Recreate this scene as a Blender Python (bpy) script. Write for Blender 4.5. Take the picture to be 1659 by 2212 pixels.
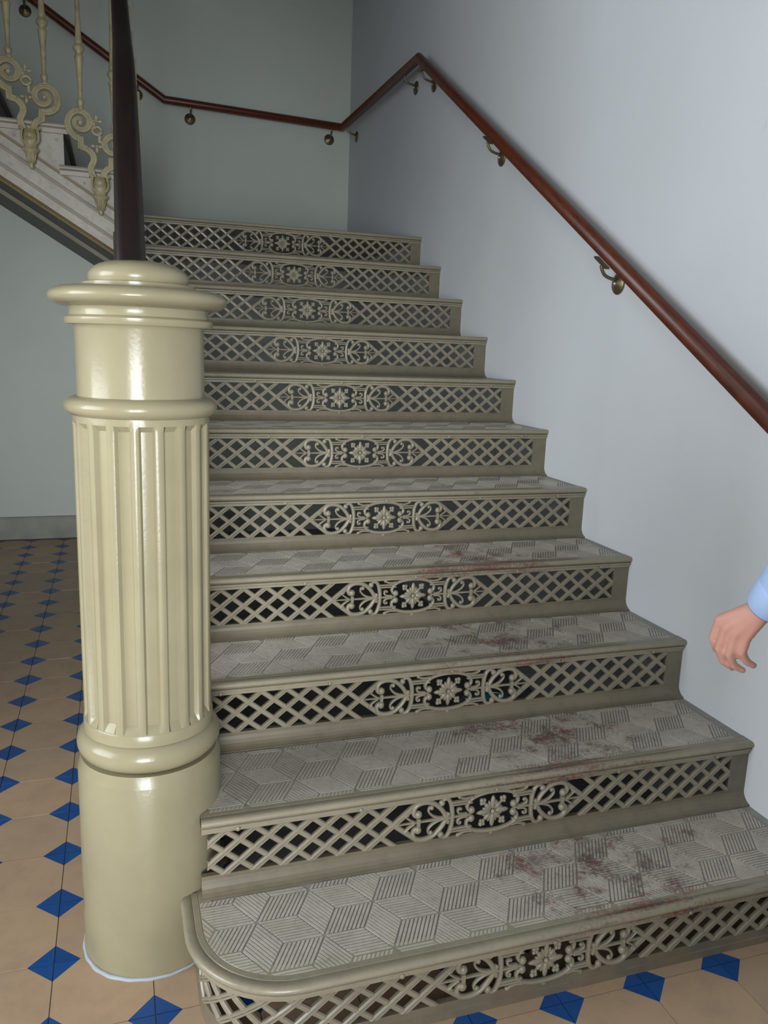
import bpy, bmesh, math, random
from mathutils import Vector, Matrix
random.seed(7)
PI = math.pi
R = math.radians
for o in list(bpy.data.objects): bpy.data.objects.remove(o)
SC = bpy.context.scene
COL = SC.collection

# ------------------------------------------------------------------ camera, world, light, exposure
cam_d = bpy.data.cameras.new('camera'); cam = bpy.data.objects.new('camera', cam_d); COL.objects.link(cam)
cam.location = (0.0594, -1.2075, 1.2917)
cam.rotation_euler = (R(78.564), R(-2.046), R(-18.087))
cam_d.sensor_fit = 'VERTICAL'; cam_d.sensor_height = 24.0
cam_d.lens = 24.0 * 1733.9 / 2212.0
cam_d.clip_start = 0.02
SC.camera = cam

world = bpy.data.worlds.new('sky'); SC.world = world; world.use_nodes = True
wb = world.node_tree.nodes['Background']
wb.inputs[0].default_value = (0.62, 0.74, 0.92, 1); wb.inputs[1].default_value = 0.15

def area_light(name, loc, rot, sx, sy, energy, col):
    l = bpy.data.lights.new(name, 'AREA'); l.shape = 'RECTANGLE'; l.size = sx; l.size_y = sy
    l.energy = energy; l.color = col
    o = bpy.data.objects.new(name, l); COL.objects.link(o); o.location = loc; o.rotation_euler = rot
    return o
# daylight that comes in through the street door behind the photographer
door_light = area_light('street_door_daylight', (-0.35, -2.62, 1.5), (R(68), 0, R(-10)), 1.4, 2.2, 16, (0.93, 0.96, 1.0))
door_light.data.spread = R(120)
# fill lamp added low in the same doorway: nearly level light down the hall
low_fill = area_light('low_doorway_fill', (-0.50, -2.60, 0.95), (R(90), 0, R(-8)), 1.1, 1.5, 12.5, (0.92, 0.97, 1.0))
low_fill.data.spread = R(46)
# daylight from the left: unseen lamp in front of the closed left wall
side_lamp = area_light('left_side_daylight', (-3.3, -0.35, 1.85), (R(84), 0, R(-90)), 2.4, 2.6, 98, (0.90, 0.96, 1.0))
side_lamp.data.spread = R(118)

SC.view_settings.view_transform = 'Standard'; SC.view_settings.look = 'None'
SC.view_settings.gamma = 1.0; SC.view_settings.use_curve_mapping = False
SC.view_settings.exposure = 0.0

# ------------------------------------------------------------------ dimensions
H = 0.17; T = 0.2886; O = 0.0146; W = 1.5825; CX = 0.8547; YB = 4.36
TS = 0.1955; TSX = 0.1972; TX = -0.1018; TY = 0.1958          # floor tile pitch and a joint crossing
NX, NY = 0.104, 0.436                            # newel axis

# ------------------------------------------------------------------ materials
def lin(c):
    out = []
    for v in c:
        v /= 255.0
        out.append(v / 12.92 if v <= 0.04045 else ((v + 0.055) / 1.055) ** 2.4)
    return tuple(out) + (1,)
def new_mat(name, col, rough=0.5, metal=0.0, spec=0.5):
    m = bpy.data.materials.new(name); m.use_nodes = True
    b = m.node_tree.nodes['Principled BSDF']
    b.inputs['Base Color'].default_value = lin(col); b.inputs['Roughness'].default_value = rough
    b.inputs['Metallic'].default_value = metal; b.inputs['Specular IOR Level'].default_value = spec
    return m, m.node_tree, b
def N(nt, t, **kw):
    n = nt.nodes.new(t)
    for k, v in kw.items():
        if k in n.inputs: n.inputs[k].default_value = v
        else: setattr(n, k, v)
    return n
def pos(nt): return N(nt, 'ShaderNodeNewGeometry').outputs['Position']
def noise(nt, scale, detail=3, rough=0.55, vec=None):
    n = N(nt, 'ShaderNodeTexNoise', Scale=scale, Detail=detail, Roughness=rough)
    nt.links.new(vec if vec is not None else pos(nt), n.inputs['Vector']); return n.outputs['Fac']
def ramp(nt, fac, a, b, ca, cb):
    r = N(nt, 'ShaderNodeValToRGB'); e = r.color_ramp.elements
    e[0].position = a; e[0].color = ca; e[1].position = b; e[1].color = cb
    nt.links.new(fac, r.inputs[0]); return r.outputs[0]
def mix(nt, fac, a, b):
    m = N(nt, 'ShaderNodeMix'); m.data_type = 'RGBA'
    for s, v in ((0, fac), (6, a), (7, b)):
        if hasattr(v, 'is_linked'): nt.links.new(v, m.inputs[s])
        else: m.inputs[s].default_value = v
    return m.outputs[2]
def math_n(nt, op, a, b):
    m = N(nt, 'ShaderNodeMath', operation=op)
    for i, v in enumerate((a, b)):
        if hasattr(v, 'is_linked'): nt.links.new(v, m.inputs[i])
        else: m.inputs[i].default_value = v
    return m.outputs[0]
def bump(nt, b, h, strength=0.2, dist=0.002):
    n = N(nt, 'ShaderNodeBump', Strength=strength, Distance=dist)
    nt.links.new(h, n.inputs['Height']); nt.links.new(n.outputs[0], b.inputs['Normal'])

BW = ((0, 0, 0, 1), (1, 1, 1, 1))
def paint(name, c1, c2, rough, bscale=260, bs=0.12, dirt=None):
    m, nt, b = new_mat(name, c1, rough)
    col = mix(nt, ramp(nt, noise(nt, 7, 4), 0.35, 0.7, *BW), lin(c1), lin(c2))
    if dirt:
        col = mix(nt, math_n(nt, 'MULTIPLY', ramp(nt, noise(nt, 28, 5, 0.65), 0.48, 0.75, *BW), 0.5), col, lin(dirt))
    nt.links.new(col, b.inputs['Base Color'])
    bump(nt, b, noise(nt, bscale, 2), bs, 0.0015)
    return m
M = {}
M['newel'] = paint('cream_gloss_paint', (141, 133, 107), (133, 125, 100), 0.20, 110, 0.16)
M['newel'].node_tree.nodes['Principled BSDF'].inputs['Specular IOR Level'].default_value = 0.32
M['iron'] = paint('taupe_paint_shaded', (116, 107, 89), (107, 99, 82), 0.36, 300, 0.12, (92, 85, 70))  # same paint as the lattice; darker copy puts shade into the flat bands
M['lattice'] = paint('taupe_paint_lit', (138, 130, 112), (128, 120, 103), 0.28, 300, 0.10)  # lighter copy of the riser paint, for bars that catch the light
M['iron2'] = paint('upper_flight_ironwork_paint', (168, 158, 122), (150, 140, 106), 0.40, 300, 0.12, (110, 98, 70))

def worn(name, c1, c2, rough, amount, stretch=(1, 1, 1)):
    # paint worn through to red primer along the walking line
    m, nt, b = new_mat(name, c1, rough)
    p = pos(nt)
    sep = N(nt, 'ShaderNodeSeparateXYZ'); nt.links.new(p, sep.inputs[0])
    base = mix(nt, ramp(nt, noise(nt, 16, 5, 0.65), 0.35, 0.7, *BW), lin(c1), lin(c2))
    base = mix(nt, math_n(nt, 'MULTIPLY', ramp(nt, noise(nt, 90, 4, 0.7), 0.52, 0.72, *BW), 0.35), base, lin((105, 98, 92)))
    dx = math_n(nt, 'SUBTRACT', sep.outputs[0], 1.08)
    d2 = math_n(nt, 'MULTIPLY', dx, dx)
    mk = math_n(nt, 'SUBTRACT', 0.20, math_n(nt, 'MULTIPLY', d2, 1.9))
    dy = math_n(nt, 'MAXIMUM', math_n(nt, 'MULTIPLY', math_n(nt, 'SUBTRACT', sep.outputs[1], 0.9), 0.35), 0.0)
    mk = math_n(nt, 'SUBTRACT', mk, dy)
    mp = N(nt, 'ShaderNodeMapping'); mp.inputs['Scale'].default_value = stretch; nt.links.new(p, mp.inputs[0])
    patch = math_n(nt, 'ADD', math_n(nt, 'MULTIPLY', noise(nt, 12, 3, 0.6, mp.outputs[0]), 0.8), mk)
    f2 = math_n(nt, 'ADD', patch, math_n(nt, 'MULTIPLY', math_n(nt, 'SUBTRACT', noise(nt, 120, 4, 0.75), 0.5), 0.6))
    mask = math_n(nt, 'MULTIPLY', ramp(nt, f2, amount - 0.15, amount + 0.02, *BW), 0.85)
    redc = mix(nt, ramp(nt, noise(nt, 45, 4), 0.4, 0.62, *BW), lin((112, 52, 44)), lin((78, 66, 64)))
    nt.links.new(mix(nt, mask, base, redc), b.inputs['Base Color'])
    bump(nt, b, noise(nt, 220, 3), 0.15, 0.0012)
    return m
M['tread'] = paint('dusty_tread_base', (150, 146, 140), (138, 134, 128), 0.5, 300, 0.15, (118, 113, 106))
M['panel'] = worn('worn_tread_relief', (184, 177, 164), (166, 159, 147), 0.40, 0.70)
M['nosing'] = worn('worn_nosing_paint', (142, 134, 114), (132, 124, 105), 0.28, 0.69, (0.35, 4, 4))

def wall_mat(name, c1, c2):
    m, nt, b = new_mat(name, c1, 0.85, spec=0.2)
    col = mix(nt, ramp(nt, noise(nt, 1.3, 4), 0.35, 0.7, *BW), lin(c1), lin(c2))
    st = N(nt, 'ShaderNodeMapping'); st.inputs['Scale'].default_value = (9, 9, 3.5); nt.links.new(pos(nt), st.inputs[0])
    col = mix(nt, math_n(nt, 'MULTIPLY', ramp(nt, noise(nt, 1.6, 6, 0.7, st.outputs[0]), 0.66, 0.76, *BW), 0.22), col, lin((150, 150, 150)))
    nt.links.new(col, b.inputs['Base Color'])
    h = math_n(nt, 'ADD', noise(nt, 6, 4), math_n(nt, 'MULTIPLY', noise(nt, 160, 2), 0.15))
    bump(nt, b, h, 0.25, 0.01)
    return m
M['wall'] = wall_mat('white_plaster', (206, 209, 212), (200, 203, 205))
M['wall_back'] = wall_mat('pale_green_plaster', (198, 204, 195), (190, 197, 187))
M['ceiling'] = new_mat('ceiling_low_bounce_grey', (112, 110, 106), 0.9)[0]  # unseen ceiling, darkened to cut light bounced onto the upper walls
M['skirting'] = paint('grey_skirting', (150, 150, 138), (132, 132, 122), 0.6)

def wood(name, c1, c2, rough):
    m, nt, b = new_mat(name, c1, rough)
    mp = N(nt, 'ShaderNodeMapping'); mp.inputs['Scale'].default_value = (30, 5, 5); nt.links.new(pos(nt), mp.inputs[0])
    nt.links.new(mix(nt, ramp(nt, noise(nt, 3, 5, 0.6, mp.outputs[0]), 0.35, 0.7, *BW), lin(c1), lin(c2)), b.inputs['Base Color'])
    bump(nt, b, noise(nt, 90, 3), 0.08, 0.001)
    return m
M['rail'] = wood('mahogany_varnish', (98, 46, 24), (72, 33, 19), 0.38)
M['rail_dark'] = wood('dark_mahogany_varnish', (28, 16, 13), (20, 11, 10), 0.45)
M['bronze'] = new_mat('dull_bronze', (120, 108, 82), 0.38, 0.8)[0]
M['screw'] = new_mat('polished_screw', (200, 196, 185), 0.25, 0.9)[0]
M['soffit'] = paint('dark_soffit_paint_and_riser_shade', (72, 66, 58), (58, 53, 47), 0.55)
M['string'] = paint('pale_string_paint', (168, 163, 152), (154, 149, 138), 0.5, 200, 0.1, (122, 114, 98))
M['mould'] = paint('ochre_moulding', (122, 106, 74), (106, 92, 62), 0.45)
M['mould_pale'] = paint('pale_moulding', (152, 147, 132), (140, 134, 119), 0.45)
M['mortar'] = paint('white_mortar', (172, 178, 184), (138, 138, 136), 0.9, 120, 0.5)
M['teal'] = new_mat('turquoise_plastic', (20, 150, 190), 0.35)[0]

def tile_mat(name, c1, c2, c3, rough):
    m, nt, b = new_mat(name, c1, rough)
    oi = N(nt, 'ShaderNodeObjectInfo')
    col = mix(nt, oi.outputs['Random'], lin(c1), lin(c2))
    col = mix(nt, math_n(nt, 'MULTIPLY', ramp(nt, noise(nt, 9, 6, 0.7), 0.45, 0.75, *BW), 0.6), col, lin(c3))
    col = mix(nt, math_n(nt, 'MULTIPLY', ramp(nt, noise(nt, 140, 3, 0.6), 0.68, 0.74, *BW), 0.3), col, lin((120, 110, 104)))
    nt.links.new(col, b.inputs['Base Color']); bump(nt, b, noise(nt, 60, 3), 0.06, 0.001)
    return m
M['tile'] = tile_mat('cream_cement_tile', (182, 154, 124), (172, 147, 122), (150, 127, 108), 0.45)
M['blue'] = tile_mat('blue_cement_corner', (24, 76, 140), (20, 68, 128), (38, 86, 144), 0.42)
M['grout'] = paint('floor_joint_grey', (150, 148, 146), (132, 130, 128), 0.9)

# ------------------------------------------------------------------ mesh helpers
class MB:
    def __init__(s): s.v = []; s.f = []; s.m = []; s.sm = []
    def add(s, vs, fs, mat=0, smooth=False):
        o = len(s.v); s.v += [tuple(p) for p in vs]
        for f in fs: s.f.append([i + o for i in f]); s.m.append(mat); s.sm.append(smooth)
    def box(s, x0, x1, y0, y1, z0, z1, mat=0):
        vs = [(x, y, z) for z in (z0, z1) for y in (y0, y1) for x in (x0, x1)]
        s.add(vs, [(0, 2, 3, 1), (4, 5, 7, 6), (0, 1, 5, 4), (2, 6, 7, 3), (0, 4, 6, 2), (1, 3, 7, 5)], mat)
    def prism(s, poly, z0, z1, mat=0, top_only=False, axis='z', inset=0.0):
        n = len(poly)
        cx = sum(p[0] for p in poly) / n; cy = sum(p[1] for p in poly) / n
        def P(p, h):
            if axis == 'z': return (p[0], p[1], h)
            return (p[0], h, p[1])
        top = [(p[0] + (cx - p[0]) * inset, p[1] + (cy - p[1]) * inset) for p in poly]
        vs = [P(p, z0) for p in poly] + [P(p, z1) for p in top]
        fs = [list(range(n, 2 * n))] + [(i, (i + 1) % n, n + (i + 1) % n, n + i) for i in range(n)]
        if not top_only: fs.append(list(range(n))[::-1])
        s.add(vs, fs, mat)
    def sweep(s, path, prof, closed=False, smooth=False, mat=0, cap=True):
        # path: XY points, front to the right of travel; prof: closed (outward offset, z) loop
        n = len(path); rings = []
        for i, p in enumerate(path):
            a = Vector(path[i - 1]) if i > 0 else None; b = Vector(p); c = Vector(path[i + 1]) if i < n - 1 else None
            d1 = (b - a).normalized() if a is not None else None
            d2 = (c - b).normalized() if c is not None else None
            d = d1 if d2 is None else d2 if d1 is None else (d1 + d2).normalized()
            k = 1.0 if d1 is None or d2 is None else 1.0 / max(0.3, d.dot(d1))
            nn = Vector((d.y, -d.x)) * k
            rings.append([(b.x + nn.x * w, b.y + nn.y * w, z) for w, z in prof])
        s.rings(rings, smooth, mat, cap)
    def rings(s, rings, smooth=False, mat=0, cap=True):
        m = len(rings[0]); vs = [p for r in rings for p in r]; fs = []
        for i in range(len(rings) - 1):
            for j in range(m):
                k = (j + 1) % m
                fs.append((i * m + j, i * m + k, (i + 1) * m + k, (i + 1) * m + j))
        if cap: fs += [list(range(m))[::-1], [(len(rings) - 1) * m + j for j in range(m)]]
        s.add(vs, fs, mat, smooth)
    def planar(s, path, prof, fmap=None, smooth=False, taper=None, y=0.0):
        # path of (x, z); prof closed loop of (in-plane offset, height towards the viewer = -y)
        n = len(path); rings = []
        for i, p in enumerate(path):
            a = Vector(path[max(0, i - 1)]); c = Vector(path[min(n - 1, i + 1)])
            d = (c - a).normalized(); nn = Vector((-d.y, d.x)); k = taper(i / (n - 1)) if taper else 1.0
            ring = []
            for w, h in prof:
                q = (p[0] + nn.x * w * k, -(h * (0.5 + 0.5 * k)) + y, p[1] + nn.y * w * k)
                ring.append(fmap(*q) if fmap else q)
            rings.append(ring)
        s.rings(rings, smooth)
    def lathe(s, prof, seg=48, smooth=True, mat=0, c=(0, 0), cap=False):
        rings = []
        for r, z in prof:
            rings.append([(c[0] + r * math.cos(2 * PI * j / seg), c[1] + r * math.sin(2 * PI * j / seg), z) for j in range(seg)])
        s.rings(rings, smooth, mat, cap)
    def ball(s, c, r, seg=10, rg=6, sc=(1, 1, 1), rot=None, smooth=True):
        vs = []; fs = []
        for i in range(rg + 1):
            t = PI * i / rg
            for j in range(seg):
                a = 2 * PI * j / seg
                v = Vector((r * sc[0] * math.sin(t) * math.cos(a), r * sc[1] * math.sin(t) * math.sin(a), r * sc[2] * math.cos(t)))
                if rot is not None: v = rot @ v
                vs.append((c[0] + v.x, c[1] + v.y, c[2] + v.z))
        for i in range(rg):
            for j in range(seg):
                k = (j + 1) % seg
                fs.append((i * seg + j, (i + 1) * seg + j, (i + 1) * seg + k, i * seg + k))
        s.add(vs, fs, 0, smooth)
    def tube(s, path, r, seg=12, sx=1.0, sz=1.0, smooth=True, cap=True):
        # round tube along a 3-D polyline with mitred corners
        P = [Vector(p) for p in path]; n = len(P); rings = []
        d0 = (P[1] - P[0]).normalized()
        up = Vector((0, 0, 1)) if abs(d0.z) < 0.9 else Vector((0, 1, 0))
        for i in range(n):
            d1 = (P[i] - P[i - 1]).normalized() if i else None
            d2 = (P[i + 1] - P[i]).normalized() if i < n - 1 else None
            d = d1 if d2 is None else d2 if d1 is None else (d1 + d2).normalized()
            side = d.cross(up)
            if side.length < 1e-4: side = d.cross(Vector((0, 1, 0)))
            side.normalize(); u2 = side.cross(d).normalized()
            rr = r[i] if isinstance(r, (list, tuple)) else r
            kx = kz = 1.0
            if d1 is not None and d2 is not None:
                turn = (d2 - d1)
                if turn.length > 1e-4:
                    k = 1.0 / max(0.4, d.dot(d1)); tn = turn.normalized()
                    if abs(tn.dot(side)) > abs(tn.dot(u2)): kx = k
                    else: kz = k
            rings.append([tuple(P[i] + side * (rr * sx * kx * math.cos(2 * PI * j / seg)) + u2 * (rr * sz * kz * math.sin(2 * PI * j / seg))) for j in range(seg)])
        s.rings(rings, smooth, 0, cap)
    def mesh(s, name, mats, bevel=None):
        me = bpy.data.meshes.new(name); me.from_pydata(s.v, [], s.f)
        for m in mats: me.materials.append(m)
        for p, mi, sm in zip(me.polygons, s.m, s.sm): p.material_index = mi; p.use_smooth = sm
        bm = bmesh.new(); bm.from_mesh(me); bmesh.ops.recalc_face_normals(bm, faces=bm.faces); bm.to_mesh(me); bm.free()
        me.update(); return me
def link(name, me, parent=None, loc=(0, 0, 0), rot=(0, 0, 0), scale=(1, 1, 1)):
    o = bpy.data.objects.new(name, me); COL.objects.link(o)
    o.location = loc; o.rotation_euler = rot; o.scale = scale
    if parent is not None: o.parent = parent
    return o
def build(name, mb, mats, parent=None, loc=(0, 0, 0), **kw):
    if not isinstance(mats, (list, tuple)): mats = [mats]
    return link(name, mb.mesh(name, mats), parent, loc, **kw)
def thing(name, label, cat, loc=(0, 0, 0), group=None):
    o = link(name, None, None, loc); tag(o, label, cat, group); return o
def tag(o, label, cat, group=None):
    o['label'] = label; o['category'] = cat
    if group: o['group'] = group
    return o
def struct(name, mb, mats, label=None, parent=None, loc=(0, 0, 0)):
    o = build(name, mb, mats, parent, loc)
    o['kind'] = 'structure'
    if label: o['label'] = label
    return o
def bev(o, w, seg=2):
    m = o.modifiers.new('bevel', 'BEVEL'); m.width = w; m.segments = seg; m.limit_method = 'ANGLE'; m.angle_limit = R(35); return o
def smooth_path(pts, n=5):
    out = []; P = [Vector(p) for p in pts]
    for i in range(len(P) - 1):
        p0 = P[max(0, i - 1)]; p1 = P[i]; p2 = P[i + 1]; p3 = P[min(len(P) - 1, i + 2)]
        for k in range(n):
            t = k / n
            out.append(tuple(0.5 * ((2 * p1) + (p2 - p0) * t + (2 * p0 - 5 * p1 + 4 * p2 - p3) * t * t + (3 * p1 - p0 - 3 * p2 + p3) * t ** 3)))
    out.append(tuple(P[-1])); return out
def clip(poly, region):
    # Sutherland-Hodgman, region convex and counter-clockwise
    out = poly
    for i in range(len(region)):
        a = region[i]; b = region[(i + 1) % len(region)]
        ins = lambda p: (b[0] - a[0]) * (p[1] - a[1]) - (b[1] - a[1]) * (p[0] - a[0])
        src = out; out = []
        for j in range(len(src)):
            p = src[j - 1]; q = src[j]; ip = ins(p); iq = ins(q)
            if (ip >= 0) != (iq >= 0):
                t = ip / (ip - iq); out.append((p[0] + (q[0] - p[0]) * t, p[1] + (q[1] - p[1]) * t))
            if iq >= 0: out.append(q)
        if len(out) < 3: return []
    return out
def area2(poly):
    return abs(sum(poly[i - 1][0] * poly[i][1] - poly[i][0] * poly[i - 1][1] for i in range(len(poly)))) / 2

# ------------------------------------------------------------------ room shell
XL, YF, ZC = -3.4, -2.75, 4.3
mb = MB(); mb.box(XL, 1.9, YF, YB + 0.2, -0.12, -0.005)
floor = struct('floor', mb, M['grout'], 'cream and blue cement tile floor of the stair hall')
mb = MB(); mb.box(W, W + 0.2, YF, YB + 0.2, -0.12, ZC)
struct('wall_right', mb, M['wall'], 'white plaster wall beside the stairs')
mb = MB(); mb.box(XL - 0.2, W, YB, YB + 0.2, -0.12, ZC)
struct('wall_back', mb, M['wall_back'], 'pale plaster wall behind the landing')
mb = MB(); mb.box(XL - 0.2, XL, YF, 1.2, -0.12, ZC); mb.box(XL, -1.57, 1.0, YB, -0.12, ZC)  # second box: unseen, added to block side light from back floor and corner
struct('wall_left_and_light_block', mb, M['wall'])
mb = MB(); mb.box(XL - 0.2, -1.1, YF - 0.2, YF, -0.12, ZC); mb.box(0.4, W + 0.2, YF - 0.2, YF, -0.12, ZC); mb.box(-1.1, 0.4, YF - 0.2, YF, 2.75, ZC)
struct('wall_front', mb, M['wall'])
mb = MB(); mb.box(XL - 0.2, W + 0.2, YF - 0.2, YB + 0.2, ZC, ZC + 0.15)
struct('ceiling', mb, M['ceiling'])
mb = MB(); mb.sweep([(XL, YB), (0.9, YB)], [(0, 0.0), (0.016, 0.0), (0.016, 0.128), (0.010, 0.142), (0, 0.146)])
struct('baseboard_back', mb, M['skirting'], 'grey painted skirting along the back wall')

# floor tiles: square cement tiles, cream octagon with a blue triangle in every corner
def tile_mesh():
    mb = MB(); h = TS / 2 - 0.0004; c = 0.0500; z = 0.0; zb = -0.006; e = 0.0006
    def ring(hh, zz): return [(-hh + c, -hh, zz), (hh - c, -hh, zz), (hh, -hh + c, zz), (hh, hh - c, zz), (hh - c, hh, zz), (-hh + c, hh, zz), (-hh, hh - c, zz), (-hh, -hh + c, zz)]
    t = h - e
    mb.add(ring(t, z), [list(range(8))], 0)
    for sx, sy in ((1, 1), (-1, 1), (-1, -1), (1, -1)):
        a = (sx * t, sy * t, z); b = (sx * (t - c), sy * t, z); d = (sx * t, sy * (t - c), z)
        mb.add([a, b, d], [(0, 1, 2)], 1)
        A = (sx * h, sy * h, zb); B = (sx * (h - c), sy * h, zb); D = (sx * h, sy * (h - c), zb)
        mb.add([a, b, B, A], [(0, 1, 2, 3)], 1); mb.add([a, d, D, A], [(0, 1, 2, 3)], 1)
    r1, r2 = ring(t, z), ring(h, zb)
    for i in (0, 2, 4, 6): mb.add([r1[i], r1[i + 1], r2[i + 1], r2[i]], [(0, 1, 2, 3)], 0)
    me = bpy.data.meshes.new('floor_tile'); me.from_pydata(mb.v, [], mb.f)
    for m in (M['tile'], M['blue']): me.materials.append(m)
    for p, mi in zip(me.polygons, mb.m): p.material_index = mi
    bm = bmesh.new(); bm.from_mesh(me); bmesh.ops.remove_doubles(bm, verts=bm.verts, dist=1e-6); bmesh.ops.recalc_face_normals(bm, faces=bm.faces); bm.to_mesh(me); bm.free()
    return me
TM = tile_mesh()
rest = MB()
for i in range(-17, 9):
    for j in range(-15, 22):
        x = TX + (i + 0.5) * TSX; y = TY + (j + 0.5) * TS
        if x + TSX / 2 > W + .14 or y + TS / 2 > YB + .01 or x - TS / 2 < XL: continue
        near = (-4 <= i <= 1 and -3 <= j) or (i > 1 and -3 <= j <= -1)
        if i > 1 and j > 1: continue
        if near:
            link('floor_tile', TM, floor, (x, y, random.uniform(-0.0006, 0.0004)), (random.uniform(-.0015, .0015), random.uniform(-.0015, .0015), random.choice((0, PI))), (TSX / TS, 1, 1))
        else:
            rest.add([(v.co.x * TSX / TS + x, v.co.y + y, v.co.z) for v in TM.vertices], [list(p.vertices) for p in TM.polygons], 0)
            for k, p in enumerate(TM.polygons): rest.m[-len(TM.polygons) + k] = p.material_index
o = build('floor_tiles_beyond', rest, [M['tile'], M['blue']], floor); o['kind'] = 'stuff'

# ------------------------------------------------------------------ newel post
newel = thing('newel_post', 'thick cream cast-iron newel column with fluted shaft at the stair foot', 'newel post', (NX, NY, 0))
def ring_prof(r0, zc, hz, bulge, n=10):
    return [(r0 + bulge * math.cos(-PI / 2 + PI * k / n), zc + hz * math.sin(-PI / 2 + PI * k / n)) for k in range(n + 1)]
def lath(name, prof, label=None, seg=72):
    mb = MB(); mb.lathe([(0.0005, prof[0][1])] + prof + [(0.0005, prof[-1][1])], seg)
    o = build(name, mb, M['newel'], newel)
    if label: o['label'] = label
    for p in o.data.polygons: p.use_smooth = True
    md = o.modifiers.new('split', 'EDGE_SPLIT'); md.split_angle = R(38)
    return o
lath('pedestal', [(0.1455, 0.0), (0.1455, 0.428), (0.1440, 0.4315), (0.1400, 0.445), (0.1385, 0.4525)])
lath('base_ring', ring_prof(0.112, 0.4825, 0.0315, 0.0335, 14))
lath('shaft_foot', [(0.1305, 0.511), (0.1305, 0.5325), (0.129, 0.535)])
lath('collar_ring', ring_prof(0.118, 1.168, 0.019, 0.0255, 12))
lath('neck', [(0.1195, 1.183), (0.1190, 1.19), (0.1190, 1.312), (0.1215, 1.3185), (0.1345, 1.3185), (0.1360, 1.3205), (0.1360, 1.3300), (0.1340, 1.3325), (0.1285, 1.3345), (0.1265, 1.343), (0.1300, 1.352), (0.135, 1.354)])
lath('cap', ring_prof(0.128, 1.3685, 0.0185, 0.0355, 14))
lath('cap_plate', [(0.1030, 1.3855), (0.1035, 1.3870), (0.1035, 1.3945), (0.1020, 1.3955)])
lath('cap_dome', [(0.089, 1.395), (0.092, 1.402), (0.0925, 1.4085), (0.0905, 1.415), (0.084, 1.4225), (0.072, 1.4295), (0.055, 1.4345), (0.03, 1.4375), (0.01, 1.4382)])
# fluted shaft: 18 ribs with flat-bottomed flutes between them, flutes run out in a slope at both ends
acam = math.atan2(-1.2075 - NY, 0.0594 - NX) + R(-6.6)
rings = []; nr = 18; per = 12
for z, k in ((0.533, 0), (0.5365, 0), (0.552, 1), (0.80, 1), (1.128, 1), (1.1385, 0), (1.152, 0)):
    ring = []
    for i in range(nr):
        for j in range(per):
            u = j / per - 0.5
            a = acam + (i + u) * 2 * PI / nr; au = abs(u)
            if au < 0.17: d = 0.0022 * (au / 0.17) ** 2
            elif au < 0.25: d = 0.0022 + (au - 0.17) / 0.08 * 0.0088
            else: d = 0.0110
            r = 0.1285 - d * k
            ring.append((r * math.cos(a), r * math.sin(a), z))
    rings.append(ring)
mb = MB(); mb.rings(rings, True)
sh = build('fluted_shaft', mb, M['newel'], newel); md = sh.modifiers.new('split', 'EDGE_SPLIT'); md.split_angle = R(32)
mb = MB(); seg = 64; rg = []
for j in range(seg + 1):
    a = -PI * 1.12 + j / seg * PI * 0.9
    w = 0.0022 + 0.0015 * math.sin(j * .37) * math.sin(j * 0.61) + 0.005 * max(0, math.cos(a + 2.45)) ** 2
    c, s_ = math.cos(a), math.sin(a)
    rg.append([((0.143) * c, 0.143 * s_, 0.0), ((0.1455 + w) * c, (0.1455 + w) * s_, 0.0), ((0.1455 + w * .6) * c, (0.1455 + w * .6) * s_, 0.003), (0.1455 * c, 0.1455 * s_, 0.006)])
mb.rings(rg, True); o = build('mortar_bead', mb, M['mortar'], newel); o['label'] = 'ragged white mortar bead at the foot of the column'

# ------------------------------------------------------------------ cast-iron lower flight
PX = 0.0617; HH = 0.0492; C0 = 0.2407; END = C0 + 7 * PX
BARP = [(-.0063, -.006), (-.0063, .0002), (-.0043, .0036), (-.0013, .0036), (0, .0010), (.0013, .0036), (.0043, .0036), (.0063, .0002), (.0063, -.006)]
BARQ = [(-.0063, -.0055), (-.0063, -.0010), (-.0040, .0020), (0, .0026), (.0040, .0020), (.0063, -.0010), (.0063, -.0055)]
def add_bar(mb, c, sgn, lo, hi, n=1, fmap=None):
    # bar on the line x = c + sgn*PX*z/HH, every edge of it cut off flush at the frame (|z| <= HH, lo <= x <= hi)
    d = Vector((sgn * PX, HH)).normalized(); nn = Vector((-d.y, d.x)); prof = BARP if sgn > 0 else BARQ
    cols = []
    for w, h in prof:
        px, pz = c + nn.x * w, nn.y * w
        t0, t1 = (-HH - pz) / d.y, (HH - pz) / d.y
        ta, tb = sorted(((lo - px) / d.x, (hi - px) / d.x)); t0 = max(t0, ta); t1 = min(t1, tb)
        if t1 < t0: t0 = t1 = (t0 + t1) / 2
        cols.append([(px + d.x * (t0 + (t1 - t0) * k / n), -h, pz + d.y * (t0 + (t1 - t0) * k / n)) for k in range(n + 1)])
    rg = [[cols[j][k] for j in range(len(prof))] for k in range(n + 1)]
    if fmap: rg = [[fmap(*q) for q in r_] for r_ in rg]
    mb.rings(rg)
def bar_len(c, sgn, lo, hi):
    zs = sorted((max(-HH, min(HH, (lo - c) * sgn / PX * HH)), max(-HH, min(HH, (hi - c) * sgn / PX * HH)))); return zs[1] - zs[0]
BARS = []
for side in (1, -1):
    for k in range(8):
        c = side * (C0 + k * PX)
        lo, hi = (C0 - PX - .01, END) if side > 0 else (-END, -C0 + PX + .01)
        for sg in (1, -1):
            mb = MB(); add_bar(mb, c, sg, lo, hi)
            BARS.append((c, mb.mesh('lattice_bar', [M['lattice']])))

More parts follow.
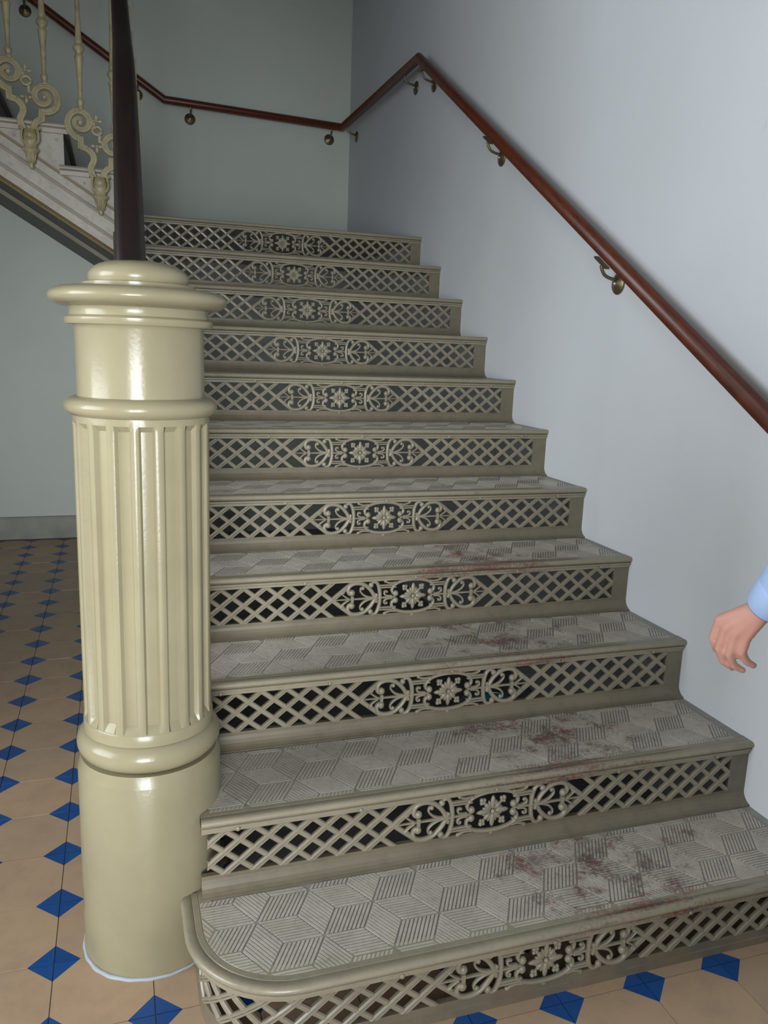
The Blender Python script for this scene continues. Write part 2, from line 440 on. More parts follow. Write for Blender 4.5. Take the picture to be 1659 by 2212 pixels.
HALF = lambda w, h: [(w * math.cos(PI * k / 6), h * math.sin(PI * k / 6)) for k in range(7)] + [(-w, -.0055), (w, -.0055)]
def orn(name, paths, balls=(), w=.0045, h=.006, extra=None):
    mb = MB()
    for p in paths:
        ww = w; tp = None
        if isinstance(p, tuple): p, ww, tp = p
        mb.planar(smooth_path(p, 5), HALF(ww, h), smooth=True, taper=tp)
    for x, z, r in balls: mb.ball((x, -.001, z), r, 10, 6, (1, .95, 1))
    if extra: extra(mb)
    return mb.mesh(name, [M['lattice']])
mir = lambda p: [(x, -z) for x, z in p]
op = [(-.052, .008), (-.0615, .012), (-.064, .023), (-.052, .036), (-.028, .0435), (0, .0455), (.028, .0435), (.052, .036), (.064, .023), (.0615, .012), (.052, .008)]
M_OVAL = orn('oval_ring', [op, mir(op)], [(sx * .0535, sz * .0095, .0088) for sx in (1, -1) for sz in (1, -1)])
def flower(mb):
    for a, L in ((0, .041), (90, .037), (180, .041), (270, .037)):
        rot = Matrix.Rotation(R(-a), 3, 'Y')
        d = Vector((math.cos(R(a)), 0, math.sin(R(a))))
        mb.ball((d.x * L * .55, -.002, d.z * L * .55), 1, 8, 6, (L * .47, .005, .0062), rot)
    for sx in (1, -1):
        for sz in (1, -1):
            a = math.degrees(math.atan2(sz * .024, sx * .026)); rot = Matrix.Rotation(R(-a), 3, 'Y')
            mb.ball((sx * .012, -.001, sz * .011), 1, 8, 6, (.0125, .0045, .0062), rot)
            for q in (-24, 24):
                ra = R(a + q); rot2 = Matrix.Rotation(-ra, 3, 'Y')
                mb.ball((math.cos(ra) * .0165, -.0005, math.sin(ra) * .0165), 1, 8, 5, (.011, .0042, .0038), rot2)
            for x, z, r in ((.0285, .0275, .0056), (.0215, .0275, .0047), (.0285, .0205, .0047), (.0225, .021, .0047)):
                mb.ball((sx * x, -.001, sz * z), r, 8, 5)
    mb.ball((0, -.004, 0), .0058, 10, 6)
M_ROSE = orn('rosette', [], [], extra=flower)
fade = lambda t: 1.0 - 0.6 * t
lk = []
for z in (.0335, .0275): lk += [([(.052, z), (.08, z), (.106, z)], .0026, None), ([(.052, -z), (.08, -z), (.106, -z)], .0026, None)]
st1 = [(.050, .040), (.066, .0385), (.079, .041), (.086, .0455)]
cu = [(.064, .003), (.078, .004), (.087, .009), (.086, .0165), (.079, .0165)]
lk += [(st1, .003, None), (mir(st1), .003, None), (cu, .003, None), (mir(cu), .003, None), ([(.055, 0), (.085, 0), (.118, 0)], .0028, None)]
M_LINK = orn('link_scroll', lk, [(.085, .0445, .0048), (.085, -.0445, .0048), (.080, .0155, .004), (.080, -.0155, .004)])
cs = [(.127, .036), (.1215, .0435), (.111, .0415), (.1035, .028), (.1005, .010), (.1005, -.010), (.1035, -.028), (.111, -.0415), (.1215, -.0435), (.127, -.036)]
M_C = orn('c_scroll', [(cs, .0058, lambda t: .55 + .45 * math.sin(PI * t))], [(.1275, .0365, .0078), (.1275, -.0365, .0078)])
ht = [(.182, .0135), (.1915, .0165), (.1945, .027), (.187, .038), (.169, .0425), (.147, .0375), (.128, .022), (.116, .004), (.110, -.012)]
ic = [(.118, 0), (.134, .003), (.149, .010), (.1585, .0205), (.157, .030), (.150, .0305)]
lf = [(.192, .002), (.200, .006), (.209, .0125), (.2145, .0185), (.209, .021)]
def tie(mb): mb.box(.179, .187, -.006, .004, -.0085, .0085)
M_HEART = orn('heart_scroll', [(ht, .0055, None), (mir(ht), .0055, None), (ic, .0042, fade), (mir(ic), .0042, fade), (lf, .0026, None), (mir(lf), .0026, None), ([(.114, 0), (.16, 0), (.2, 0), (.237, 0)], .0036, fade)],
              [(.1835, .0175, .0092), (.1835, -.0175, .0092), (.152, .0285, .0055), (.152, -.0285, .0055), (.208, .019, .0035), (.208, -.019, .0035)], extra=tie)
scm = MB(); scm.ball((0, 0, 0), .0052, 12, 6, (1, .55, 1)); scm.box(-.0042, .0042, -.0034, -.0024, -.0005, .0005); M_SCREW = scm.mesh('screw', [M['nosing']])

NOSE = [(-.030, 0.0), (-.0215, 0), (-.0205, -.0012), (-.0195, 0), (-.0085, 0.0), (-.0072, -.0013), (-.0058, 0)] + \
       [(.0056 + .009 * math.sin(PI * k / 8), -.009 + .009 * math.cos(PI * k / 8)) for k in range(9)] + \
       [(.0030, -.0190), (.0062, -.0196), (.0090, -.0212), (.0090, -.0262), (.0062, -.0278), (.0015, -.0282), (.0045, -.0288), (.0045, -.0366), (.0015, -.0378), (-.020, -.0378), (-.030, -.02)]
NOSE = [(d, q * .89) for d, q in NOSE]
TOPBAND = [(0, HH), (0, HH + .004), (-.012, HH + .004), (-.012, HH)]
BOTBAND = [(-.012, -HH), (0, -HH), (0, -.0585), (.0018, -.0665), (.0065, -.0742), (.0125, -.0800), (.0195, -.0838), (.0260, -.0856), (.0260, -.0875), (-.012, -.0875)]
BOTFLOOR = [(-.012, -HH), (0, -HH), (0, -.0690), (.0025, -.0705), (.0025, -.0875), (-.012, -.0875)]
def rhombus_types():
    s = .1390 / math.sqrt(3); e1 = (s, 0); up = (s / 2, s * math.sqrt(3) / 2); dn = (s / 2, -s * math.sqrt(3) / 2)
    return s, [(e1, dn), (up, e1), (dn, (-up[0], -up[1]))]   # (line direction, stacking direction)
RS, RT = rhombus_types()
def ridges(P, a, b):
    out = []; n = 9
    for i in range(n):
        t0 = (i + .16) / n; t1 = (i + .84) / n
        out.append([(P[0] + a[0] * u + b[0] * v, P[1] + a[1] * u + b[1] * v) for u, v in ((.035, t0), (.965, t0), (.965, t1), (.035, t1))])
    return out
def ccw(p):
    s_ = sum(p[i - 1][0] * p[i][1] - p[i][0] * p[i - 1][1] for i in range(len(p)))
    return p if s_ > 0 else p[::-1]
def ridge_mesh(polys):
    mb = MB()
    for p in polys: mb.prism(ccw(p), 0, .0017, 0, True, inset=.0)
    return mb.mesh('tread_panel', [M['panel']])
FULL = [ridge_mesh(ridges((0, 0), a, b)) for a, b in RT]

ORD = ['', 'lowest', 'second', 'third', 'fourth', 'fifth', 'sixth', 'seventh', 'eighth', 'ninth', 'tenth', 'topmost']
LAB = {1: 'lowest cast-iron step with rounded corner wrapping around the newel, on the tiled floor',
       2: 'second step from the floor, its left end butting against the newel pedestal',
       3: 'third step from the floor, turquoise showing through its lattice riser'}
for n in range(1, 12):
    y0 = (n - 1) * T; z = n * H; so = .030 if n == 1 else O; yr = y0 + so
    lab = LAB.get(n) or ('topmost lattice riser and nosing at the landing edge' if n == 11 else '%s step from the floor, cast iron with lattice and rosette riser' % ORD[n])
    st = thing('stair_step', lab, 'stair step', (CX, y0, z - H), 'cast-iron steps of the lower flight')
    off = Vector((-CX, -y0, -(z - H)))                      # world -> step local
    loc = lambda x, y, zz: (x + off.x, y + off.y, zz + off.z)
    xl = .128 if n > 2 else .196
    if n == 1:
        rr = .168; cxx, cyy = .3505, yr + .168
        path = [(cxx - rr, .31)] + [(cxx - rr * math.cos(PI / 2 * k / 16), cyy - rr * math.sin(PI / 2 * k / 16)) for k in range(17)] + [(W, yr)]
    else: path = [(xl, yr), (W, yr)]
    lpath = [(x - CX, y - y0) for x, y in path]
    # tread plate
    yb = yr + T + .03
    if n == 1:
        poly = [(cxx - rr + .004, .33)] + [(cxx - (rr - .004) * math.cos(PI / 2 * k / 12), cyy - (rr - .004) * math.sin(PI / 2 * k / 12)) for k in range(13)] + [(W, yr + .004), (W, yb), (.19, yb)]
        poly = [(x, y) for x, y in poly]
    elif n < 11: poly = [(xl, yr + .004), (W, yr + .004), (W, yb), (xl, yb)]
    else: poly = [(xl, yr + .004), (W, yr + .004), (W, YB), (xl, YB)]
    mb = MB(); mb.prism([(x - CX, y - y0) for x, y in poly], H - .022, H - .0015)
    tread = build('tread', mb, M['tread'], st)
    if n == 11: tread.name = 'landing_slab'
    # nosing
    mb = MB(); mb.sweep(lpath, [(d + so - O if d > -.03 else d, zz + H) for d, zz in NOSE])
    nos = build('nosing', mb, M['nosing'], st); md = nos.modifiers.new('split', 'EDGE_SPLIT'); md.split_angle = R(40)
    for p in nos.data.polygons: p.use_smooth = True
    for sx in ((-.585, -.32, 0.005, .33, .62) if n > 1 else (-.32, 0.005, .33, .62)):
        link('screw', M_SCREW, nos, (sx, -.0095 + O, H - .0268))
    # riser: frame, lattice bars and ornament
    riser = link('riser', None, st, (0, O, H - .0828)) if False else None
    mb = MB(); zc = H - .0828
    mb.sweep(lpath, [(d, zz + zc) for d, zz in TOPBAND]); mb.sweep(lpath, [(d, zz + zc) for d, zz in (BOTFLOOR if n == 1 else BOTBAND)])
    mb.box(END, W - CX, so, so + .012, zc - HH, zc + HH)
    if n > 2: mb.box(xl - CX, -END, O, O + .012, zc - HH, zc + HH)
    riser = build('riser', mb, M['iron'], st)
    rx = lambda m, name='ornament', sc=(1, 1, 1): link(name, m, riser, (0, so, zc), (0, 0, 0), sc)
    for c, me in BARS:
        if n == 1 and c < 0: continue
        if n == 2 and c < -C0 - 3.5 * PX: continue
        rx(me, 'lattice_bar')
    if n == 2:
        for k in range(4, 8):
            for sg in (1, -1):
                cb = -(C0 + k * PX)
                if bar_len(cb, sg, .208 - CX, 0) < .008: continue
                mb = MB(); add_bar(mb, cb, sg, .208 - CX, -C0 + PX); rx(mb.mesh('lattice_bar', [M['lattice']]), 'lattice_bar')
    rx(M_OVAL, 'oval_ring', (1, 1, 1.08)); rx(M_ROSE, 'rosette', (1, 1, 1.08))
    for m, nm in ((M_LINK, 'link_scroll'), (M_C, 'c_scroll'), (M_HEART, 'heart_scroll')):
        rx(m, nm, (1, 1, 1.08)); rx(m, nm, (-1, 1, 1.08))
    link('screw', M_SCREW, riser, (0.0, so - .001, zc - .0560))
    if n == 1:
        xs = cxx - CX
        def fm(x, yy, zz):
            if x >= xs: return (x, so + yy, zz + zc)
            th = (xs - x) / rr; r2 = rr - yy
            return (xs - r2 * math.sin(th), (cyy - y0) - r2 * math.cos(th), zz + zc)
        e1 = -(C0 + 9 * PX)
        for k in range(10):
            c = -(C0 + k * PX)
            for sg in (1, -1):
                if bar_len(c, sg, e1, 0) < .008: continue
                mb = MB(); add_bar(mb, c, sg, e1, -C0 + PX + .01, 8, fm); build('lattice_bar', mb, M['lattice'], riser)
    # raised tumbling-block pattern on the treads one can look down on
    if n <= 6:
        ylo, yhi = y0 + .036, y0 + .273
        if n == 1:
            ri = rr - .006
            region = [(cxx - ri * math.cos(PI / 2 * k / 12), cyy - ri * math.sin(PI / 2 * k / 12)) for k in range(13)] + [(W - .03, ylo), (W - .03, yhi), (cxx - ri, yhi)]
        else: region = [(.215, ylo), (W - .03, ylo), (W - .03, yhi), (.215, yhi)]
        ax, ay = .292, y0 + .188
        for i in range(-3, 14):
            for j in range(-3, 4):
                nx_ = ax + .1205 * i; ny_ = ay + .139 * j + (.0695 if i % 2 else 0)
                for q, (a, b) in enumerate(RT):
                    P = (nx_, ny_) if q < 2 else (nx_ + .1205 - RS / 2 * 0, ny_ + .0695)
                    cor = [P, (P[0] + a[0], P[1] + a[1]), (P[0] + a[0] + b[0], P[1] + a[1] + b[1]), (P[0] + b[0], P[1] + b[1])]
                    cc = (sum(v[0] for v in cor) / 4, sum(v[1] for v in cor) / 4)
                    if math.hypot(cc[0] - NX, cc[1] - NY) < .125: continue
                    cl = clip(ccw(cor), region)
                    if not cl or area2(cl) < 2e-4: continue
                    zt = H - .0015
                    if area2(cl) > .999 * area2(cor):
                        link('tread_panel', FULL[q], tread, (P[0] - CX, P[1] - y0, zt))
                    else:
                        ps = [clip(ccw(r_), region) for r_ in ridges(P, a, b)]
                        ps = [[(x - P[0], y - P[1]) for x, y in p] for p in ps if p and area2(p) > 4e-6]
                        if ps: link('tread_panel', ridge_mesh(ps), tread, (P[0] - CX, P[1] - y0, zt))

# inner string carrying the steps' left ends; spandrel below added to keep light out
mb = MB(); y1 = 10 * T + .02
mb.prism([(.60, .0), (y1, .0), (y1, 11 * H - .06), (.60, 3 * H - .06)], .06, .125)
me = MB()
for v in mb.v: me.v.append((v[2], v[0], v[1]))
me.f, me.m, me.sm = mb.f, mb.m, mb.sm
tag(build('stair_string_and_light_block', me, M['iron']), 'iron string of the lower flight with added spandrel blocking light on its left side, behind the newel', 'stair string')

# ------------------------------------------------------------------ upper flight (rises to the left along the back wall)
UX = .1435; UT = .2795; USL = H / UT
up = thing('upper_flight', 'pale upper flight with moulded string rising left above the hall', 'staircase', (0, 2.85, 11 * H))
UL = lambda x, y, z: (x, y - 2.85, z - 11 * H)
top = [(UX + .02, 11 * H - .01), (UX, 11 * H - .01)]
poly = [(UX, 11 * H - .26)]
zb = lambda x: 1.9605 - (x + .401) * .6085
outl = [(UX, zb(UX)), (UX, 12 * H - .03)]
x = UX; zz = 12 * H - .03
for k in range(6):
    x2 = x - UT; outl.append((x2, zz)); zz += H
    if k < 5: outl.append((x2, zz))
    x = x2
outl.append((x, zb(x)))
# string panel as a column of quads (concave outline)
mb = MB(); x = UX; zz = 12 * H - .03
for k in range(6):
    x2 = x - UT
    mb.prism([(x - 0, zb(x) - 11 * H), (x, zz - 11 * H), (x2, zz - 11 * H), (x2, zb(x2) - 11 * H)], 0, .035, axis='y'); x = x2; zz += H
build('string_panel', mb, M['string'], up)
xe = UX - 6 * UT
def mould(zoff, prof, mat, name='moulding', x0=UX):
    mb = MB(); rgs = []
    for xx in (x0, xe):
        zl = -(xx + .401) * .6085 + 1.9605 - 11 * H + zoff
        rgs.append([(xx, -d, zl + q) for d, q in prof])
    mb.rings(rgs); return build(name, mb, mat, up)
bead = [(0, -.009), (.006, -.008), (.009, 0), (.006, .008), (0, .009)]
mould(.197, [(0, -.007), (.008, -.006), (.008, .006), (0, .007)], M['mould'])
mould(.143, bead, M['mould_pale']); mould(.066, bead, M['mould_pale'])
mould(.006, [(-.03, -.012), (.012, -.012), (.015, -.004), (.010, .004), (.004, .010), (-.0, .012)], M['mould'])
mb = MB(); rgs = []
for xx in (UX, xe):
    zl = zb(xx) - 11 * H - .006
    rgs.append([(xx, .012, zl), (xx, YB - 2.85, zl), (xx, YB - 2.85, zl + .04), (xx, .012, zl + .04)])
mb.rings(rgs); build('soffit', mb, M['soffit'], up)
mb = MB(); rgs = []
for xx in (UX, xe):
    zl = zb(xx) - 11 * H - .004
    rgs.append([(xx, .38, zl), (xx, .40, zl - .022), (xx, .43, zl - .022), (xx, .45, zl)])
mb.rings(rgs); build('soffit_rib', mb, M['mould_pale'], up)
x = UX; zz = 12 * H
for k in range(6):
    mb = MB(); zl = zz - 11 * H
    prof = [(0, -.040), (.012, -.040), (.014, -.022), (.018, -.020), (.026, -.016), (.028, -.009), (.024, -.002), (.018, 0), (0, 0)]
    mb.rings([[(xx, -d, zl + q) for d, q in prof] for xx in (x + .022, x - UT - .02)])
    mb.box(x - UT - .02, x + .022, 0, YB - 2.85, zl - .03, zl)
    build('upper_tread', mb, M['mould_pale'], up)
    mb = MB(); mb.box(x - .012, x, .012, YB - 2.85, zl - H, zl - .03); build('upper_riser', mb, M['soffit'], up)  # riser takes the dark soffit colour to stand for its shade
    for q in (-.03, -.20):
        s = MB(); s.ball((x + q, -.002, zl - .065), .0055, 8, 5, (1, .5, 1)); build('screw', s, M['string'], up)
    x -= UT; zz += H

# ornamental balusters of the upper flight
RIB = [(-.0115, -.006), (-.0115, .003), (-.0088, .0065), (-.0055, .0065), (-.0042, .004), (-.002, .004), (-.0010, .0072), (.0010, .0072), (.002, .004), (.0042, .004), (.0055, .0065), (.0088, .0065), (.0115, .003), (.0115, -.006)]
LARM = [(-.024, .026), (-.034, .050), (-.036, .068), (-.025, .090), (-.022, .108), (-.030, .127), (-.048, .143)]
LARM2 = [(-.048, .143), (-.074, .149)]
LARM3 = [(-.074, .149), (-.075, .181)]
LSP = [(-.075, .181), (-.098, .190), (-.118, .212), (-.126, .243), (-.116, .275), (-.090, .294), (-.062, .293), (-.040, .274), (-.036, .246), (-.052, .224), (-.076, .220), (-.095, .233), (-.097, .254), (-.082, .266), (-.068, .258)]
RARM = [(.016, .028), (.020, .048), (.034, .066), (.050, .074)]
RARM2 = [(.050, .074), (.052, .103)]
RSP = [(.052, .103), (.082, .106), (.106, .122), (.117, .150), (.111, .182), (.088, .205), (.058, .207), (.033, .191), (.025, .165), (.036, .142), (.060, .134), (.082, .146), (.084, .166), (.070, .177), (.058, .168)]
def baluster():
    P = {}
    mb = MB(); mb.planar(smooth_path(LARM, 4) , RIB); mb.planar(LARM2, RIB); mb.planar([(LARM3[0][0], LARM3[0][1] - .010), (LARM3[1][0], LARM3[1][1] + .010)], RIB)
    mb.planar(smooth_path(LSP, 5), RIB, taper=lambda t: 1 - .45 * max(0, t - .55) / .45); mb.ball((-.074, -.002, .250), .012, 10, 6, (1, .7, 1))
    P['scroll_arm_a'] = mb
    mb = MB(); mb.planar(smooth_path(RARM, 4), RIB); mb.planar([(RARM2[0][0], RARM2[0][1] - .010), (RARM2[1][0], RARM2[1][1] + .010)], RIB)
    mb.planar(smooth_path(RSP, 5), RIB, taper=lambda t: 1 - .45 * max(0, t - .55) / .45); mb.ball((.064, -.002, .165), .011, 10, 6, (1, .7, 1))
    P['scroll_arm_b'] = mb
    mb = MB()
    mb.planar([(-.006 + .019 * math.cos(2 * PI * k / 16), .222 + .017 * math.sin(2 * PI * k / 16)) for k in range(17)], [(-.007, -.005), (-.007, .003), (-.003, .007), (.003, .007), (.007, .003), (.007, -.005)], smooth=True)
    mb.planar([(-.036, .246), (-.018, .250), (-.016, .228)], [(-.006, -.004), (-.006, .004), (.006, .004), (.006, -.004)])
    mb.planar([(.004, .216), (.003, .178), (.026, .172)], [(-.006, -.004), (-.006, .004), (.006, .004), (.006, -.004)])
    P['knot'] = mb
    for cx, cz, s in ((-.008, .262, 1), (-.008, .158, -1)):
        mb = MB()
        mb.ball((cx, 0, cz + s * .012), 1, 8, 6, (.008, .005, .016))
        mb.ball((cx - .016, 0, cz), 1, 8, 6, (.013, .005, .007)); mb.ball((cx + .016, 0, cz), 1, 8, 6, (.013, .005, .007))
        mb.ball((cx, -.003, cz), .007, 8, 6)
        P['leaf_a' if s > 0 else 'leaf_b'] = mb
    mb = MB(); mb.lathe([(.001, -.132), (.008, -.130), (.010, -.122), (.007, -.114), (.013, -.110), (.022, -.070), (.026, -.066), (.031, -.060), (.031, -.051), (.026, -.046), (.0275, -.03), (.030, 0), (.024, .028), (.001, .032)], 20)
    for k in range(20):
        a = 2 * PI * k / 20; mb.ball((.031 * math.cos(a), .031 * math.sin(a), -.0555), .0045, 6, 4)
    for k in range(10):
        a = 2 * PI * (k + .5) / 10; mb.tube([(.012 * math.cos(a), .012 * math.sin(a), -.110), (.0225 * math.cos(a), .0225 * math.sin(a), -.070)], .0034, 6)
    for s in (1, -1): mb.planar(smooth_path([(s * .012, -.035), (s * .031, -.022), (s * .034, .006), (s * .030, .026), (s * .037, .034), (s * .040, .026)], 4), [(-.005, -.004), (-.005, .018), (0, .022), (.005, .018), (.005, -.004)])
    P['pendant'] = mb
    mb = MB()
    for r0, r1, d in ((.021, .017, -.030), (.0135, .012, -.036)):
        seg = 20; rgs = []
        for rr_, yy in ((.001, d - .006), (r1 * .6, d - .005), (r1, d - .001), (r0, d + .006), (r0, -.005)):
            rgs.append([(rr_ * math.cos(2 * PI * j / seg), yy, rr_ * math.sin(2 * PI * j / seg)) for j in range(seg)])
        mb.rings(rgs, True, 0, False)
    P['boss'] = mb
    return {k: v.mesh(k, [M['iron2']]) for k, v in P.items()}
RIB = [(w * 1.2, h * 1.2) for w, h in RIB]
BP = baluster()
mb = MB(); mb.lathe([(.001, 0), (.013, 0), (.015, .006), (.013, .012), (.010, .016), (.0135, .024), (.0155, .032), (.0135, .040), (.0095, .046), (.0085, .060), (.010, .10), (.0135, .165), (.0175, .205), (.0200, .212), (.0165, .219), (.0135, .226), (.022, .238), (.0245, .247), (.021, .256), (.014, .262), (.0155, .268), (.0165, .276), (.014, .284), (.0125, .30), (.0100, .40), (.0085, .56), (.0085, .70), (.013, .715), (.009, .73), (.009, .78), (.001, .78)], 16)
POST = mb.mesh('post', [M['iron2']])
BL = ['ornate scrolled iron baluster partly hidden by the dark handrail above the newel', 'ornate scrolled iron baluster with pendant left of the dark handrail', 'ornate scrolled iron baluster highest on the upper flight']
for k in range(3):
    b = thing('scroll_baluster', BL[k], 'baluster', (.011 - UT * k, 2.815, 1.970 + H * k), 'scrolled balusters of the upper flight')
    for nm in ('scroll_arm_a', 'scroll_arm_b', 'knot', 'leaf_a', 'leaf_b', 'pendant', 'boss'):
        link(nm[:-2] if nm[-2] == '_' else nm, BP[nm], b)
    link('post', POST, b, (-.070, 0, .300)); link('post', POST, b, (.067, 0, .212))

# ------------------------------------------------------------------ handrails
def rrect(w, h, n=4, r=.02):
    out = []
    for cx, cy, a0 in ((w - r, h - r, 0), (-w + r, h - r, 90), (-w + r, -h + r, 180), (w - r, -h + r, 270)):
        for k in range(n + 1):
            a = R(a0 + 90 * k / n); out.append((cx + r * math.cos(a), cy + r * math.sin(a)))
    return out
def rail_sweep(mb, pts, prof, scale=None):
    P = [Vector(p) for p in pts]; rgs = []
    for i, p in enumerate(P):
        d1 = (P[i] - P[i - 1]).normalized() if i else None
        d2 = (P[i + 1] - P[i]).normalized() if i < len(P) - 1 else None
        d = d1 if d2 is None else d2 if d1 is None else (d1 + d2).normalized()
        hd = Vector((d.x, d.y, 0))
        side = Vector((hd.y, -hd.x, 0)).normalized(); u = side.cross(d).normalized()
        kx = 1.0
        if d1 is not None and d2 is not None:
            h1 = Vector((d1.x, d1.y)).normalized(); h2 = Vector((hd.x, hd.y)).normalized(); kx = 1 / max(.5, h1.dot(h2))
        ks = scale[min(i, len(scale) - 1)] if scale else 1
        rgs.append([tuple(p + side * (a * kx * ks) + u * b * ks) for a, b in prof])
    mb.rings(rgs, True)
path = smooth_path([(.0925, .520, 1.345), (.0918, .555, 1.435), (.0925, .66, 1.585), (.0942, .85, 1.785), (.0965, 1.08, 1.955), (.0985, 1.33, 2.085)], 4) + [(.0995, 1.6, 2.238), (.100, 1.847, 2.385), (.100, 2.60, 2.828)] + \
       smooth_path([(.100, 2.72, 2.899), (.092, 2.785, 2.930), (.055, 2.812, 2.955), (.0, 2.815, 2.985)], 4) + [(-.6, 2.815, 3.350), (-1.56, 2.815, 3.934)]
mb = MB(); rail_sweep(mb, path, rrect(.031, .030, 4, .018), [1 - .17 * min(1, k / 20) for k in range(21)])
hr = tag(build('stair_handrail', mb, M['rail_dark']), 'dark wooden stair handrail sweeping down to the newel top', 'handrail')
for n in range(4, 11):
    yb_ = (n - .5) * T; zr = None
    for (x1, ya, za), (x2, yb2, zb2) in zip(path, path[1:]):
        if ya <= yb_ <= yb2: zr = za + (zb2 - za) * (yb_ - ya) / (yb2 - ya); xr = x1 + (x2 - x1) * (yb_ - ya) / (yb2 - ya)
    if zr: link('baluster', POST, hr, (xr + .028, yb_, n * H + .0008), (0, 0, 0), (.8, .8, (zr - .022 - n * H) / .78))

rail = thing('wall_handrail', 'reddish brown wooden handrail following the right and back walls on bronze brackets', 'handrail', (W, 0, 0))
RL = lambda p: (p[0] - W, p[1], p[2])
rp = [(1.513, -.05, .945), (1.513, 2.852, 2.702), (1.513, 4.292, 2.714), (.382, 4.292, 2.746), (-.33, 4.292, 3.183), (-1.56, 4.292, 3.938)]
mb = MB(); rail_sweep(mb, [RL(p) for p in rp], rrect(.023, .0235, 5, .0225))
build('wooden_rail', mb, M['rail'], rail)
def bracket(px, py, pz, wall):
    # disc on the wall, curved arm up to a plate under the rail; wall: 'r' (faces -X) or 'b' (faces -Y)
    mbd = MB(); seg = 20
    def q(dn, ds, dz):                                # dn: out from the wall, ds: along it
        return (px - dn, py + ds, pz + dz) if wall == 'r' else (px + ds, py - dn, pz + dz)
    rgs = [[q(d, r * math.cos(2 * PI * j / seg), r * math.sin(2 * PI * j / seg)) for j in range(seg)] for r, d in ((.033, 0), (.034, .003), (.031, .006), (.016, .009), (.012, .012), (.001, .013))]
    mbd.rings([[RL(v) for v in r_] for r_ in rgs], True)
    b = build('bracket', mbd, M['bronze'], rail)
    ma = MB(); ma.tube([RL(q(*p)) for p in smooth_path([(.006, 0, .012), (.030, 0, .014), (.055, 0, .024), (.068, 0, .045), (.069, 0, .060)], 3)], .0055, 8)
    build('arm', ma, M['bronze'], b)
    mp = MB(); sl = {'r': .607 if py < 2.8 else .008, 'b': -.614 if px < .38 else -.028}[wall]
    rg = []
    for s_ in (-.032, .032):
        rg.append([RL(q(.069 + w, s_, .0575 + sl * s_ + hh)) for w, hh in ((-.009, 0), (.009, 0), (.009, .006), (-.009, .006))])
    mp.rings(rg); build('plate', mp, M['bronze'], b)
    ms = MB(); ms.ball(RL(q(.014, 0, 0)), .007, 10, 6); build('screw', ms, M['screw'], b)
for y, z in ((.20, 1.005), (1.077, 1.523), (1.985, 2.078), (2.80, 2.575)): bracket(W, y, z, 'r')
for y, z in ((3.066, 2.632), (4.18, 2.640)): bracket(W, y, z, 'r')
for x, z in ((1.442, 2.645), (.54, 2.668), (.224, 2.770), (-.389, 3.146)): bracket(x, YB, z, 'b')

# ------------------------------------------------------------------ turquoise bucket under the stairs
mb = MB(); mb.lathe([(.001, .004), (.085, .004), (.088, 0), (.092, .004), (.110, .215), (.116, .218), (.116, .228), (.108, .228), (.105, .22), (.088, .012), (.001, .012)], 32)
bk = thing('plastic_bucket', 'turquoise plastic bucket under the stairs, glimpsed through the third riser', 'bucket', (1.13, .85, 0))
build('pail', mb, M['teal'], bk)
mb = MB(); mb.tube([(.113 * math.cos(PI * k / 16), .113 * math.sin(PI * k / 16) , .222 + .010 * math.sin(PI * k / 16)) for k in range(17)], .0035, 8); build('bail_handle', mb, M['screw'], bk)
# ------------------------------------------------------------------ person walking up at the right edge (only a hand and cuff reach into view)
M['skin'] = paint('skin', (198, 150, 134), (190, 138, 122), 0.5, 500, 0.1)
M['shirt'] = paint('pale_blue_cotton', (168, 190, 226), (156, 180, 220), 0.8, 600, 0.25)
M['trousers'] = paint('dark_blue_denim', (44, 52, 74), (36, 43, 62), 0.85, 700, 0.3)
M['hair'] = new_mat('brown_hair', (60, 42, 30), 0.6)[0]
M['shoe'] = new_mat('dark_leather', (40, 34, 30), 0.45)[0]
M['eye'] = new_mat('eye', (40, 34, 30), 0.2)[0]
PO = Vector((1.34, -.30, 0))
def limb(mb, pts, seg=14):
    for i in range(len(pts) - 1):
        (a, ra), (b, rb) = pts[i], pts[i + 1]
        a = Vector(a) - PO; b = Vector(b) - PO; d = (b - a).length
        k = max(2, int(d / (min(ra, rb) * .45)))
        for q in range(k + 1):
            t = q / k; mb.ball(a.lerp(b, t), ra + (rb - ra) * t, seg, 8)
def ell(mb, c, sc, rot=None): mb.ball(Vector(c) - PO, 1, 20, 12, sc, rot)
def flesh(name, mb, mat, parent, vox, it=4):
    o = build(name, mb, mat, parent, (0, 0, 0) if parent else tuple(PO))
    m = o.modifiers.new('remesh', 'REMESH'); m.mode = 'VOXEL'; m.voxel_size = vox; m.use_smooth_shade = True
    s = o.modifiers.new('smooth', 'SMOOTH'); s.factor = .5; s.iterations = it
    return o
mb = MB()
ell(mb, (1.34, -.275, 1.575), (.074, .094, .112)); ell(mb, (1.34, -.235, 1.515), (.055, .06, .05))
ell(mb, (1.34, -.178, 1.562), (.011, .018, .018)); ell(mb, (1.34, -.186, 1.522), (.024, .010, .007))
for s in (-1, 1):
    ell(mb, (1.34 + s * .076, -.285, 1.565), (.010, .02, .03)); ell(mb, (1.34 + s * .032, -.196, 1.598), (.02, .012, .006))
limb(mb, [((1.34, -.305, 1.36), .058), ((1.34, -.295, 1.50), .052)])
limb(mb, [((1.34, -.305, 1.34), .09), ((1.34, -.31, 1.15), .105), ((1.34, -.31, .98), .11)])
limb(mb, [((1.18, -.285, 1.345), .050), ((1.195, -.20, 1.085), .040), ((1.238, -.040, .840), .0265)])
limb(mb, [((1.50, -.305, 1.345), .048), ((1.525, -.36, 1.075), .038), ((1.515, -.31, .84), .026)])
limb(mb, [((1.265, -.315, .90), .082), ((1.27, -.33, .50), .052), ((1.27, -.47, .09), .036)])
